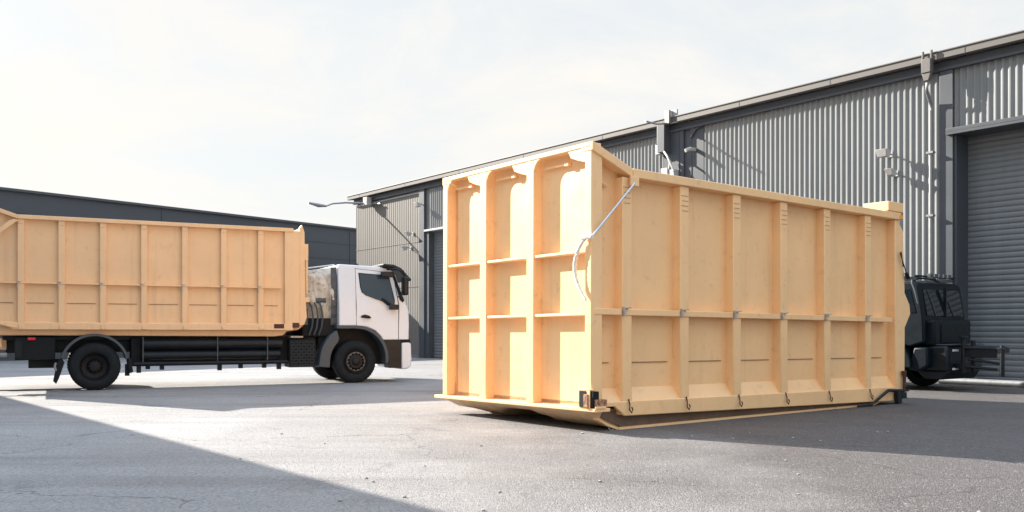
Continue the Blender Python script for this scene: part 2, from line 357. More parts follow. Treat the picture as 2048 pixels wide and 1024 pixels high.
# fixtures on the wall
def wall_light(s, z, kind, label):
    e = empty('wall_light', WM @ Matrix.Translation((s, .05, z)) @ Matrix.Scale(.75, 4), label, 'wall light', 'lights fixed to the warehouse wall')
    if kind == 0:
        MB().path([(0, 0, 0), (0, .42, .04)], .03, 8).build('arm', M['galv'], e)
        MB().hexa([(-.16, .34, -.16), (.16, .34, -.16), (.16, .6, -.16), (-.16, .6, -.16), (-.2, .3, .06), (.2, .3, .06), (.2, .68, .1), (-.2, .68, .1)]).build('housing', M['white2'], e, bevel=.012)
    else:
        MB().path([(0, 0, 0), (0, .3, .05)], .03, 8).build('arm', M['galv'], e)
        MB().hexa([(-.1, .22, -.14), (.1, .22, -.14), (.1, .45, -.1), (-.1, .45, -.1), (-.14, .2, .05), (.14, .2, .05), (.14, .55, .12), (-.14, .55, .12)]).build('housing', M['white2'], e, bevel=.01)
    MB().box(-.07, .07, -.04, .01, -.1, .1).build('wall_plate', M['white2'], e)
    return e
wall_light(3.3, 5.98, 0, 'white floodlight on the corrugated wall, upper of the two beside the large roller door')
wall_light(3.15, 5.45, 1, 'small white floodlight just below a larger one on the corrugated wall')
wall_light(27.3, 5.86, 1, 'small pale floodlight high on the flat cladding above the cab roof visor')
wall_light(27.5, 5.2, 0, 'boxy grey floodlight with a dark shadow, lower one on the flat cladding behind the cab')
wall_light(26.3, 7.12, 0, 'white floodlight on the steel column above the narrow dark doorway')
MB().path([(26.5, .55, 7.1), (26.9, 1.2, 7.05)], .025, 8).build('arm', M['white2'], None)
a_ = bpy.data.objects['arm.005'] if 'arm.005' in bpy.data.objects else None
if a_: bpy.data.objects.remove(a_)
# long street lamp arm at the building corner
e = empty('lamp_arm', WM @ Matrix.Translation((31.4, .05, 7.72)), 'long outreach lamp on a thin curved arm at the far corner of the warehouse', 'street lamp')
pts = [(0, 0, .0), (.05, .6, .0), (.15, 1.3, -.02), (.25, 2.0, -.12), (.3, 2.35, -.28)]
MB().path(pts, [.06, .05, .045, .04, .035], 8).build('arm', M['galv'], e)
MB().path([(.3, 2.3, -.26), (.36, 2.7, -.25), (.42, 3.2, -.16)], [.05, .1, .05], 8).build('lamp_head', M['galv'], e)
MB().box(-.35, .05, .12, .4, -.12, .3).build('control_box', M['white2'], e, bevel=.02)
MB().path([(-1.2, .1, -.12), (0, .12, .0)], .04, 8).build('brace', M['galv'], e)
# conduit and boxes by the middle column
e = empty('antenna_bracket', WM @ Matrix.Translation((10.95, .1, 7.0)), 'white junction boxes hanging on a curved conduit beside the middle column', 'electrical bracket')
ap = [(.3, .1, .3), (.1, .28, .22), (-.15, .4, .02), (-.35, .45, -.28), (-.5, .45, -.55)]
MB().path(ap, .035, 8).build('conduit', M['white2'], e)
MB().box(.0, .3, .02, .22, -.62, -.32).build('box', M['white2'], e, bevel=.02)
MB().box(-.32, -.12, .02, .25, -.68, -.42).build('box', M['white2'], e, bevel=.02)
MB().path([(.15, .1, -.62), (.12, .1, -1.6), (.1, .05, -3)], .018, 6).build('cable', M['white2'], e)
MB().path([(-.05, .12, -.1), (-.08, .2, -.35), (.05, .12, -.5)], .045, 8).build('elbow', M['galv'], e)
e = empty('wall_camera', WM @ Matrix.Translation((10.0, .04, 7.0)), 'tiny white security camera under the eaves right of the middle column', 'camera')
MB().box(-.04, .04, 0, .25, .1, .2).build('bracket', M['white2'], e)
MB().path([(0, .25, .15), (.05, .42, .08)], .06, 10).build('camera_body', M['white2'], e)

# ------------------------------------------------------------------ far hall (left background)
hx = Vector((.618, .786, 0)); hn = Vector((.786, -.618, 0))
P = 40.5; HH = 1.35 + .1475 * P
HM = frame(hn * -P, hx, (-.786, .618, 0))   # y points away from the yard
hall = empty('storage_hall', None, 'long low dark grey flat-roofed hall behind the white truck', 'building')
hall.matrix_world = frame(Vector((-.786, .618, 0)) * P, hx, (-.786, .618, 0))
hw = MB(); hw.box(-30, 75, 0, 18, 0, HH - .12); hw.build('wall', M['hall'], hall)
hp = MB()
z = .9
while z < HH - .3:
    hp.box(-30, 75, -.02, -.001, z, z + .025); z += .9
hp.build('panel_joints', M['beam'], hall, smooth=0)
MB().box(-30.1, 75.1, -.12, 18.1, HH - .12, HH).build('parapet', M['beam'], hall, bevel=.01)
for s in range(-24, 75, 12): MB().box(s, s + .05, -.03, -.001, 0, HH - .12).build('panel_joint', M['beam'], hall)

# building whose roofline throws the foreground shade (outside the frame, left)
H2 = 6.6; Ls = H2 / math.tan(R(SUN_EL)); sh = Vector((math.sin(R(SUN_AZ)), math.cos(R(SUN_AZ)), 0))
g0 = Vector((-10.55, 18.55, 0)); g1 = Vector((-.50, 6.67, 0)); gd = (g1 - g0).normalized()
nb = Vector((gd.y, -gd.x, 0));  nb = nb if nb.dot(sh) > 0 else -nb
sb = empty('workshop_building', frame(g0 + sh * Ls, -gd, nb), 'grey workshop building standing left of the yard, outside the photo', 'building')
corrug(-17.5, 14, 0, H2 - .2, y=0, depth=-.04).build('wall', M['wallgrey'], sb, smooth=0)
MB().box(-17.5, 14, .05, 12, 0, H2 - .2).build('core', M['wallgrey'], sb)
MB().box(-17.6, 14.1, 0, 12.2, H2 - .2, H2).build('roof', M['fascia'], sb)

# ------------------------------------------------------------------ roll-off container
def container(root, p, m, mlow):
    d, W, zt, ze, zb, kx = p['d'], p['W'], p['zt'], p['ze'], p['zb'], p['kx']; ribs = p['ribs']; rw = p['rw']; k = p['k']; Lx = p['L']
    pa, pb = p['post']; ef = p['ef']; bv = .012 * k
    # side panels (near and far), floor, far end panel
    def side(y0, y1):
        s = MB(); s.prism([(ef, zb + .15 * k), (Lx, zb + .15 * k), (Lx, zt - .05 * k), (kx, zt - .05 * k), (ef, ze - .14 * k)], 'y', y0, y1); return s
    side(d, d + .05).build('side_panel', m, root)
    side(W - d - .05, W - d).build('side_panel', m, root)
    MB().box(ef, Lx, d + .05, W - d - .05, zb + .15 * k, zb + .2 * k).build('floor', mlow, root)
    # bottom flare between ribs + bottom rail
    for sgn, yo in ((1, 0), (-1, W)):
        y = lambda v: yo + sgn * v
        s = MB()
        s.hexa([(kx - .3 * k, y(.02), zb + .14 * k), (Lx, y(.02), zb + .1 * k), (Lx, y(d), zb + .1 * k), (kx - .3 * k, y(d), zb + .14 * k),
                (ef, y(.05 * k), zb + .24 * k), (Lx, y(.04 * k), zb + .2 * k), (Lx, y(d), zb + p['fl'] * k), (ef, y(d), zb + p['fl'] * k)])
        s.prism([(0.02, zb + .14 * k), (kx - .32 * k, zb + .14 * k), (kx - .12 * k, zb), (Lx, zb + p['zs']), (Lx, zb + .19 * k), (.02, zb + .21 * k)], 'y', y(0), y(.05 * k))
        s.build('bottom_rail', m, root, bevel=bv)
        # top rail with raised end
        t_ = MB(); th = .13 * k
        t_.prism([(kx, zt - th), (Lx, zt - th), (Lx, zt), (kx, zt)], 'y', y(-.03 * k), y(d + .06))
        t_.prism([(0, ze - th), (kx, zt - th), (kx, zt), (0, ze)], 'y', y(-.03 * k), y(d + .06))
        t_.build('top_rail', m, root, bevel=bv)
        for i, rx in enumerate(ribs):
            rb = MB(); rb.box(rx, rx + rw, y(0.006), y(d + .01), zb + .02 + p['zs'] * rx / Lx, zt - th - .002)
            rb.build('rib', m, root, bevel=bv)
        if sgn == 1:
            s = MB()
            for i, rx in enumerate(ribs):
                for j in range(p['ticks']):
                    zz = zt - .28 * k - j * .075 * k
                    s.box(rx + rw * (.15 if j % 2 else .05), rx + rw * (.8 + .1 * (i % 2)), .0015, .006, zz, zz + .008 * k)
            if p['ticks']: s.build('weld_marks', M['weld'], root, smooth=0)
            # middle rail in segments
            xs = [p['r0']] + [q for rx in ribs for q in (rx + .012 * k, rx + rw * .1)] + [pa - .12 * k]
            edges = [p['r0']] + [rx for rx in ribs] + [pa - .1 * k]
            for i in range(len(edges) - 1):
                q = MB(); q.box(edges[i] + .03 * k, edges[i + 1] - .03 * k, -.012 * k - .02 * p['proud'], d, p['mz'] - .045 * k * p['rh'], p['mz'] + .045 * k * p['rh'])
                q.build('middle_rail', m, root, bevel=bv * .7)
            for i in range(len(edges) - 1):
                MB().box(edges[i] + rw + .06 * k if i else .1 * k + ef, edges[i + 1] - .12 * k, d - .014, d + .01, p['sz'] - .005, p['sz'] + .005).build('panel_seam', M['seam'], root, smooth=0)
            for i, rx in enumerate(ribs):
                hs = MB(); z0 = zb + .07 * k + p['zs'] * rx / Lx
                x0 = rx + rw * .55
                if p['hooks']:
                    hs.path([(x0 + .01, -.005, z0 + .17 * k), (x0, -.035 * k, z0 + .09 * k), (x0 - .02 * k, -.05 * k, z0 + .02 * k), (x0 + .02 * k, -.055 * k, z0 - .02 * k), (x0 + .045 * k, -.05 * k, z0 + .025 * k), (x0 + .03 * k, -.045 * k, z0 + .06 * k)], .010 * k, 7)
                    hs.build('rope_hook', M['rust'], root)
                else:
                    hs.box(x0 - .05, x0 + .05, -.03, .006, z0 - .04, z0 + .05); hs.build('rope_cleat', m, root, bevel=.008)
                lt = MB(); zl = p['mz'] + .045 * k * p['rh']
                lt.box(rx + .005, rx + rw * .42, -.032 * k, .004, zl - .01 * k, zl + .025 * k)
                lt.path([(rx - .02, -.045 * k, zl + .01), (rx + rw * .7, -.045 * k, zl + .02 * k)], .01 * k, 6)
                lt.box(rx - .012 * k, rx + .02 * k, -.045 * k, .004, zl - (.10 if p['hooks'] else .2) * k, zl + .03 * k)
                lt.build('latch', M['latch'], root, bevel=.004)
    # near end wall with ribs, rails and rounded bays
    s = MB(); s.box(ef, ef + .05, d, W - d, zb + .1 * k, ze - .06 * k); s.build('end_panel', m, root)
    pw = .13 * k
    s = MB(); s.box(0, ef + .05, 0, pw, zb + .14 * k, ze - .131 * k); s.build('corner_post', m, root, bevel=bv)
    s = MB(); s.box(0, ef + .05, W - pw, W, zb + .14 * k, ze - .131 * k); s.build('corner_post', m, root, bevel=bv)
    s = MB(); s.box(-.004, ef + .05, pw * .2, W - pw * .2, ze - .075 * k, ze - .003); s.build('end_top_rail', m, root, bevel=bv)
    er = [0, *p['er'], W]
    for yv in p['er']:
        s = MB(); s.box(.0, ef + .01, yv - p['erw'] / 2, yv + p['erw'] / 2, zb + .14 * k, ze - .074 * k); s.build('end_rib', m, root, bevel=bv)
    hw_ = p['erw'] / 2
    for i in range(len(er) - 1):
        y0 = er[i] + (hw_ if i else pw); y1 = er[i + 1] - (hw_ if i < len(er) - 2 else pw)   # y0 = right side of the bay, y1 = left side
        r = .17 * k; zc = ze - .075 * k
        pl = [(y1 + .002, zc + .002)] + [(y1 - r + r * math.cos(R(a)), zc - r + r * math.sin(R(a))) for a in range(90, -1, -10)]
        s = MB(); s.prism([(a, b) for a, b in pl], 'x', .003, ef); s.build('corner_fillet', m, root)
        s = MB(); s.prism([(y0 - .002, zc + .002), (y0 + .36 * k, zc + .002), (y0 + .30 * k, zc - .1 * k), (y0 + .14 * k, zc - .16 * k), (y0 - .002, zc - .2 * k)], 'x', .004, .02); s.build('gusset', m, root, bevel=.004)
        for zr in p['ez']:
            s = MB(); s.box(.012 * k, ef, y0 - .002, y1 + .002, zr - .022 * k, zr + .022 * k); s.build('end_rail', m, root, bevel=bv)
        s = MB(); s.path([(ef - .05 * k, y1 - .12 * k, zc - .14 * k), (ef - .05 * k, (y0 + y1) / 2, zc - .14 * k)], .018 * k, 6)
        s.box(ef - .07 * k, ef - .01, (y0 + y1) / 2 - .1 * k, (y0 + y1) / 2 - .02, zc - .165 * k, zc - .11 * k); s.build('lock_rod', m, root)
    s = MB(); s.box(-.07 * k, ef + .06, -.15 * k, W + .15 * k, zb + .09 * k, zb + .14 * k); s.build('end_ledge', m, root, bevel=.01 * k)
    # front post and bulkhead (far end)
    for yy0, yy1 in ((0, d + .05), (W - d - .05, W)):
        s = MB(); q = p['postpoly']; s.prism(q, 'y', yy0 + .003, yy1); s.build('front_post', m, root, bevel=bv)
    s = MB(); s.box(Lx - .02, Lx + .04, d, W - d, zb + .2 * k, zt - .02); s.build('front_panel', m, root)

k_ = .95; Cc = Vector((0, 0, CH)); oc = Vector((1.08, 12.35, 0))
cont = empty('skip_container', frame(Cc + (oc - Cc) * k_, (2316, 1810, -27), (-1414, 1810, -19), k_),
             'huge tan steel roll-off container standing alone on the yard, ribbed end lit by the sun', 'container')
# ze measured on the end face
P1 = dict(fl=.4, d=.17, W=3.65, zt=3.64, ze=3.93, zb=.13, zs=-.07, kx=.77, k=1.0, rw=.19, L=8.05, ef=.16, r0=.03, mz=1.595, rh=1.0, sz=.88, proud=0, ticks=4, hooks=True,
          ribs=[.605, 1.82, 3.06, 4.295, 5.555, 6.865], post=(7.89, 8.28), er=[1.33, 2.51], erw=.17, ez=[1.555, 2.425],
          postpoly=[(7.89, .12), (8.22, .12), (8.24, 1.45), (8.45, 1.72), (8.42, 1.9), (8.24, 2.12), (8.2, 3.3), (8.05, 3.45), (8.05, 3.51), (7.89, 3.51)])
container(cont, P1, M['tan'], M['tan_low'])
# front cross head on top of the far end
MB().box(7.55, 8.12, .0, 1.2, 3.642, 3.66).box(7.62, 8.16, -.02, .5, 3.66, 3.84).build('head_block', M['tan'], cont, bevel=.015)
MB().box(8.165, 8.175, .03, .12, 3.7, 3.78).box(8.0, 8.1, -.045, -.031, 3.53, 3.6).build('marker_lamp', M['amber'], cont)
# skid hull
def hull():
    s = MB()
    secs = [(-.03, .215, 1.), (.10, .165, .97), (.25, .075, .9), (.42, -.005, .82), (.62, -.055, .78), (.85, -.068, .76), (7.2, -.068, .76), (7.7, .03, .8), (8.0, .14, .95)]
    def ring(xx, zb_, f):
        # right runner then belly then left runner, one outline in y,z (bottom) closed by the floor line
        zz = lambda v: max(zb_, v)
        t = (1 - f) / .24
        pts = [(0.10 + .06 * t, .22), (0.12 + .06 * t, zb_), (.95, zb_), (1.2, zz(-.02)), (1.38, zz(.09)), (1.62, zz(.135)), (2.15, zz(.135)), (2.35, zz(.09)),
               (2.5, zz(-.02)), (2.72 - .1 * t, zb_), (3.35 - .55 * t, zb_), (3.62 - .25 * t, zz(.06 + .06 * t)), (3.62 - .08 * t, .22)]
        return [(xx, a, b) for a, b in pts]
    R_ = [[s.b.verts.new(q) for q in ring(*q_)] for q_ in secs]
    for i in range(len(R_) - 1):
        for j in range(len(R_[0]) - 1): s.b.faces.new((R_[i][j], R_[i + 1][j], R_[i + 1][j + 1], R_[i][j + 1]))
        s.b.faces.new((R_[i][-1], R_[i + 1][-1], R_[i + 1][0], R_[i][0]))
    s.b.faces.new(R_[0]); s.b.faces.new(R_[-1])
    return s
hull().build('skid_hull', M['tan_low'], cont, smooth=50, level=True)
s = MB(); s.box(.6, 7.25, .06, .19, -.072, -.035); s.prism([(.6, -.072), (.6, -.035), (.40, .03), (.2, .12), (.19, .095), (.37, .0)], 'y', .08, .17)
s.prism([(7.25, -.072), (7.25, -.05), (7.75, .05), (7.76, .03)], 'y', .08, .17); s.build('skid_flange', M['tan'], cont, bevel=.004, level=True)
MB().prism([(.75, -.05), (7.1, -.05), (7.6, .04), (7.85, .2), (.35, .2), (.3, .12)], 'y', .125, .15).build('skid_shade_plate', M['skid_shade'], cont, level=True)  # added plate, shade under the side panels put into its colour
s = MB(); s.path([(.42, .1, -.03), (.43, .08, -.058), (.47, .08, -.066), (.51, .08, -.055), (.52, .1, -.03)], .008, 6); s.build('tow_eye', M['galv'], cont)
# corner pocket
s = MB(); s.box(-.075, -.06, -.05, .17, .27, .52).box(-.075, .12, -.17, -.155, .27, .30); s.box(-.075, .02, -.05, .17, .505, .53)
s.box(-.075, -.06, .15, .17, .27, .53); s.build('pocket_frame', M['tan'], cont, bevel=.004)
s = MB(); s.box(-.085, -.074, .02, .15, .285, .505); s.box(-.06, .05, -.1, -.004, .275, .50); s.build('pocket_opening', M['blackm'], cont)
s = MB(); s.box(-.1, -.06, -.03, .05, .28, .46); s.box(-.03, .16, -.15, -.02, .275, .39); s.build('pocket_block', M['wood'], cont, bevel=.006)
# tie rod, rope
s = MB(); s.path([(.77, -.07, 3.42), (-.04, -.07, 2.62)], .016, 10); s.build('tie_rod', M['silver'], cont)
s = MB(); s.box(.70, .86, -.075, -.031, 3.38, 3.52); s.box(.78, .8, -.045, -.031, 3.5, 3.64); s.build('rod_bracket', M['tan'], cont, bevel=.008)
s = MB(); s.path([(-.06, -.08, 2.6), (-.05, .02, 2.62), (-.05, .14, 2.6)], [.03, .045, .03], 8); s.build('rod_end', M['rope'], cont)
rp_ = []
for i in range(30):
    t = i / 29; rp_.append((-.045, .06 + .26 * math.sin(math.pi * min(1, t * 1.02)) ** .8 * (1 - .25 * t), 2.6 - .86 * t))
s = MB(); s.path(rp_, [.030 - .02 * abs(i / 29 - .4) + .003 * math.sin(i * 2.3) for i in range(30)], 10); s.build('hanging_strap', M['rope'], cont)
# lever at the far bottom corner
s = MB(); s.path([(6.5, -.05, .02), (6.95, -.06, .03), (7.5, -.07, .27), (7.95, -.07, .25), (8.25, -.06, .25)], [.02, .025, .032, .032, .022], 8)
s.box(7.8, 7.94, -.1, -.02, .02, .28); s.box(7.96, 8.12, -.1, -.03, .1, .22); s.build('tipping_lever', M['black'], cont, bevel=.015)
s = MB(); s.path([(8.1, -.05, .25), (8.12, -.05, .5), (8.1, -.05, .62)], [.025, .035, .05], 8); s.build('lock_pin', M['rust'], cont)
s = MB(); s.path([(8.12, -.03, 2.62), (8.03, -.04, 2.9), (7.99, -.04, 2.88), (8.2, -.05, 2.5), (8.26, -.05, 2.45)], .011, 6); s.path([(8.2, -.05, 2.5), (8.27, -.05, 2.4)], .04, 8); s.build('pull_handle', M['black'], cont)
s = MB(); s.box(.22, .26, .14, .17, 3.4, 3.46); s.path([(.3, .14, 3.42), (.42, .14, 3.37)], .03, 8); s.build('side_peg', M['tan'], cont)

# ------------------------------------------------------------------ wheels
def wheel(c, r, wd, side, steer, parent):
    w_ = empty('wheel'); w_.parent = parent; w_.location = c
    t = wd; rr = r
    prof = [(0.02 * side, rr * .57), (0.0, rr * .62), (-.012 * side, rr * .74), (-.004 * side, rr * .88), (.035 * side, rr * .97), (.06 * side, rr)]
    for gk in (.28, .5, .72): prof += [((gk - .03) * t * side, rr), ((gk - .02) * t * side, rr - .015), ((gk + .02) * t * side, rr - .015), ((gk + .03) * t * side, rr)]
    prof += [((t - .06) * side, rr), ((t - .03) * side, rr * .97), (t * side, rr * .8), ((t - .01) * side, rr * .57)]
    ty = MB().lathe(prof, (0, 0, 0), 56)
    for q in range(44):
        a = 2 * math.pi * q / 44; b_ = a + .05
        for yy in (.05, t - .07):
            p1 = [(math.cos(v) * rad, yy * side + dy * side, math.sin(v) * rad) for dy in (0, .045) for v, rad in ((a, rr - .03), (b_, rr - .03), (b_, rr + .004), (a, rr + .004))]
            ty.hexa(p1)
    ty.build('tyre', M['tyre'], w_, smooth=40)
    if steer:
        ri = [(.02 * side, rr * .58), (-.005 * side, rr * .55), (.02 * side, rr * .50), (.03 * side, rr * .42), (-.01 * side, rr * .34), (-.03 * side, rr * .30), (-.03 * side, rr * .2), (-.06 * side, rr * .17), (-.08 * side, rr * .1), (-.08 * side, 0)]
    else:
        ri = [(.02 * side, rr * .58), (-.005 * side, rr * .56), (.03 * side, rr * .52), (.12 * side, rr * .48), (.15 * side, rr * .3), (.11 * side, rr * .27), (.06 * side, rr * .2), (.05 * side, rr * .12), (.05 * side, 0)]
    MB().lathe(ri, (0, 0, 0), 48).build('rim', M['rim'], w_, smooth=30)
    ring = MB()
    nb_ = 14 if steer else 10
    for q in range(nb_):
        a = 2 * math.pi * q / nb_; rad = rr * (.40 if steer else .24); yb = (.0 if steer else .1) * side
        ring.path([(math.cos(a) * rad, yb + .03 * side, math.sin(a) * rad), (math.cos(a) * rad, yb - .035 * side, math.sin(a) * rad)], .02 if steer else .015, 8)
    ring.build('wheel_nuts', M['hub'] if steer else M['rim'], w_)
    if steer:
        MB().lathe([(-.0 * side, rr * .455), (-.02 * side, rr * .445), (-.022 * side, rr * .42), (.015 * side, rr * .41)], (0, 0, 0), 48).build('rim_ring', M['hub'], w_)
    return w_

# ------------------------------------------------------------------ white hooklift truck
TM = frame((-9.17, 19.9, 0), (.891, .454, 0), (-.454, .891, 0))
tr = empty('hooklift_truck', TM, 'white cab truck with black chassis carrying a tan container on the left', 'truck')
RW = .525
wheel((0, .02, RW), RW, .27, 1, False, tr); wheel((0, .33, RW), RW, .25, 1, False, tr)
wheel((0, 2.45, RW), RW, .27, -1, False, tr); wheel((0, 2.15, RW), RW, .25, -1, False, tr)
wheel((5.93, .05, RW + .01), RW + .01, .30, 1, True, tr); wheel((5.93, 2.42, RW + .01), RW + .01, .3, -1, True, tr)
# frame rails, axles, cross pieces
s = MB(); s.box(-1.75, 7.0, .78, .88, .82, 1.1).box(-1.75, 7.0, 1.6, 1.7, .82, 1.1)
for xx in (-1.5, -.6, 1, 2.3, 3.6, 4.8): s.box(xx, xx + .1, .88, 1.6, .86, 1.06)
s.box(-1.8, 5.2, .5, 2.0, 1.1, 1.2)
s.build('chassis_frame', M['black'], tr, bevel=.008)
s = MB(); s.path([(0, .3, RW), (0, 2.2, RW)], .09, 12); s.path([(5.93, .3, RW), (5.93, 2.2, RW)], .06, 12); s.lathe([(-.25, .02), (-.2, .15), (0, .22), (.2, .15), (.25, .02)], (0, 1.24, RW), 16)
s.build('axles', M['blackm'], tr)
s = MB(); s.box(-1.55, -.78, .12, .7, .68, 1.17); s.box(-1.3, -.7, .3, .9, .5, .68); s.build('rear_locker', M['blackm'], tr, bevel=.015)
s = MB(); s.box(-1.55, -1.42, .1, .12, .74, 1.1); s.build('locker_lid', M['black'], tr)
s = MB(); s.box(-1.31, -1.16, .07, .12, 1.11, 1.17); s.build('tail_light', M['red'], tr, bevel=.008)
# tubes and rails along the side
def tube_part(name, x0, x1, y, z, r, m):
    s = MB(); s.path([(x0, y, z), (x0 + .03, y, z), (x1 - .03, y, z), (x1, y, z)], [r * .75, r, r, r * .75], 18); return s.build(name, m, tr)
tube_part('side_tank', .95, 4.15, .22, 1.0, .13, M['black']); tube_part('side_tank', .95, 4.1, .2, .745, .105, M['black'])
tube_part('side_rail', .78, 4.25, .1, .56, .045, M['black'])
s = MB(); s.box(.75, 4.3, .3, .7, .5, 1.15); s.build('side_housing', M['blackm'], tr, bevel=.02)
for xx in (.98, 2.6, 3.75): MB().box(xx, xx + .022, .08, .1, .5, 1.17).build('tank_strap', M['grey'], tr)
for xx, h_ in ((.62, .3), (.86, .36), (1.05, .44), (1.35, .42), (2.62, .38), (3.1, .42), (3.65, .42), (4.0, .38)): MB().box(xx, xx + .09, .1, .22, h_, .56).build('frame_bracket', M['blackm'], tr)
# tool box with tread plate
tb = MB(); tb.box(4.28, 4.92, .06, .6, .42, 1.1); tbo = tb.build('tool_box', M['blackm'], tr, bevel=.015)
s = MB()
for i in range(9):
    for j in range(9):
        cx, cz = 4.34 + i * .065, .47 + j * .07; q = .018 if (i + j) % 2 else -.018
        s.path([(cx - .02, .056, cz - q), (cx + .02, .056, cz + q)], .006, 4)
s.build('tread_plate', M['grey'], tbo, smooth=0)
MB().box(4.3, 4.6, .02, .5, 1.14, 1.18).build('step_plate', M['galv'], tr)
# rear wheel arch + mud flap
a = arc(0, .55, .70, 12, 165, 18); a2 = arc(0, .55, .645, 165, 12, 18)
MB().prism(a + a2, 'y', -.02, .55).build('rear_mudguard', M['grey'], tr, smooth=40)
s = MB(); s.prism([(-.66, .72), (-.74, .62), (-.82, .22), (-.76, .16), (-.70, .3), (-.60, .62)], 'y', .0, .5); s.build('mud_flap', M['blackm'], tr, bevel=.01)
s = MB(); s.path([(-.77, .0, .62), (-.79, -.01, .55), (-.77, 0, .45)], .025, 6); s.build('flap_bracket', M['galv'], tr)
s = MB(); s.prism([(.66, .72), (.74, .7), (.78, .38), (.7, .36)], 'y', .02, .5); s.build('mud_flap', M['blackm'], tr, bevel=.01)
# front mudguard behind the wheel and arch
a = arc(5.93, .55, .92, 125, 172, 10); a2 = arc(5.93, .55, .66, 172, 125, 10)
MB().prism([(5.44, 1.32)] + a[2:] + [(4.98, .42), (5.26, .40)] + a2[:-2] + [(5.5, 1.12)], 'y', .0, .5).build('front_mudguard', M['grey'], tr, bevel=.015)
a = [(5.42, 1.44), (5.93, 1.44)] + arc(5.93, .60, .84, 78, -8, 12) + arc(5.93, .60, .76, -8, 78, 12) + [(5.93, 1.36), (5.42, 1.36)]
MB().prism(a, 'y', -.03, .4).build('wheel_arch_trim', M['grey'], tr, bevel=.01)
MB().box(5.3, 7.15, .42, 2.05, .45, 1.45).box(5.05, 5.5, .3, 2.1, .9, 1.4).build('under_cab_light_block', M['blackm'], tr)  # dark boxes added under the cab to block light
# cab shell
cabp = [(5.49, 1.425), (5.49, 1.95), (5.49, 2.92), (5.53, 2.965), (6.55, 2.935), (6.85, 2.87), (6.99, 2.75), (7.09, 2.4), (7.22, 2.06), (7.32, 1.82), (7.33, 1.5), (7.32, 1.07), (6.62, 1.07), (6.57, 1.17), (6.42, 1.31), (6.2, 1.40), (5.93, 1.425)]
cb = MB().prism(cabp, 'y', 0, 2.45).build('cab', M['white'], tr, bevel=.05, seg=4, tumble=(1.95, .11))
# door with gaps
s = MB()
s.box(5.925, 5.935, -.0015, .02, 1.43, 1.95); s.box(5.925, 5.935, -.0015, .02, 1.95, 2.88); s.prism([(7.03, 1.08), (7.045, 1.08), (7.06, 1.95), (6.93, 2.78), (6.915, 2.78), (7.045, 1.95)], 'y', -.0015, .02)
s.prism([(5.93, 2.87), (6.9, 2.79), (6.9, 2.78), (5.93, 2.86)], 'y', -.0015, .02)
s.build('door_gap', M['blackm'], tr, smooth=0, tumble=(1.95, .11))
wpoly = [(6.03, 2.74), (6.06, 2.4), (6.1, 2.27), (6.2, 2.2), (6.62, 2.06), (6.72, 1.98), (6.82, 1.93), (6.92, 1.96), (6.93, 2.1), (6.80, 2.68), (6.76, 2.70)]
def grow(poly, f):
    cx = sum(p[0] for p in poly) / len(poly); cz = sum(p[1] for p in poly) / len(poly)
    return [(cx + (x_ - cx) * f, cz + (z_ - cz) * f) for x_, z_ in poly]
MB().prism(grow(wpoly, 1.045), 'y', -.006, .02).build('window_frame', M['blackm'], tr, tumble=(1.95, .11))
MB().prism(wpoly, 'y', -.010, .01).build('side_window', M['glass'], tr, tumble=(1.95, .11))
MB().prism([(7.0, 2.72), (7.025, 2.72), (7.255, 2.1), (7.225, 2.08)], 'y', .14, 2.3).build('windscreen', M['glass'], tr, tumble=(1.95, .11))
MB().prism([(6.88, 2.78), (6.96, 2.76), (7.075, 2.4), (7.2, 2.07), (7.15, 2.03), (7.08, 2.1), (7.0, 2.4)], 'y', -.012, .015).build('pillar_trim', M['blackm'], tr, tumble=(1.95, .11))
s = MB(); s.prism([(6.62, 2.955), (6.86, 2.91), (7.05, 2.82), (7.33, 2.57), (7.38, 2.61), (7.10, 2.9), (6.9, 2.985), (6.62, 3.0)], 'y', -.06, 2.5); s.build('sun_visor', M['black'], tr, bevel=.012)
s = MB(); s.path([(6.72, -.02, 2.86), (6.9, -.22, 2.86), (7.05, -.3, 2.82), (7.12, -.32, 2.6)], .022, 8); s.path([(7.1, -.3, 2.3), (7.05, -.1, 2.2), (7.05, .02, 2.18)], .018, 8)
s.build('mirror_arm', M['black'], tr)
s = MB(); s.box(7.03, 7.17, -.42, -.2, 2.2, 2.66); s.build('side_mirror', M['black'], tr, bevel=.04, seg=3)
s = MB(); s.box(6.55, 6.88, -.12, -.02, 2.66, 2.8); s.build('window_deflector', M['black'], tr, bevel=.02)
s = MB(); s.box(6.78, 7.0, -.16, -.02, 1.84, 1.97); s.path([(6.6, -.03, 2.12), (6.75, -.05, 2.02), (6.88, -.09, 1.9)], .03, 8); s.build('kerb_mirror', M['black'], tr, bevel=.04, seg=3)
s = MB(); s.path([(6.05, -.02, 1.66), (6.13, -.035, 1.67), (6.24, -.035, 1.65), (6.3, -.02, 1.63)], [.02, .045, .04, .015], 10); s.build('door_handle', M['black'], tr)
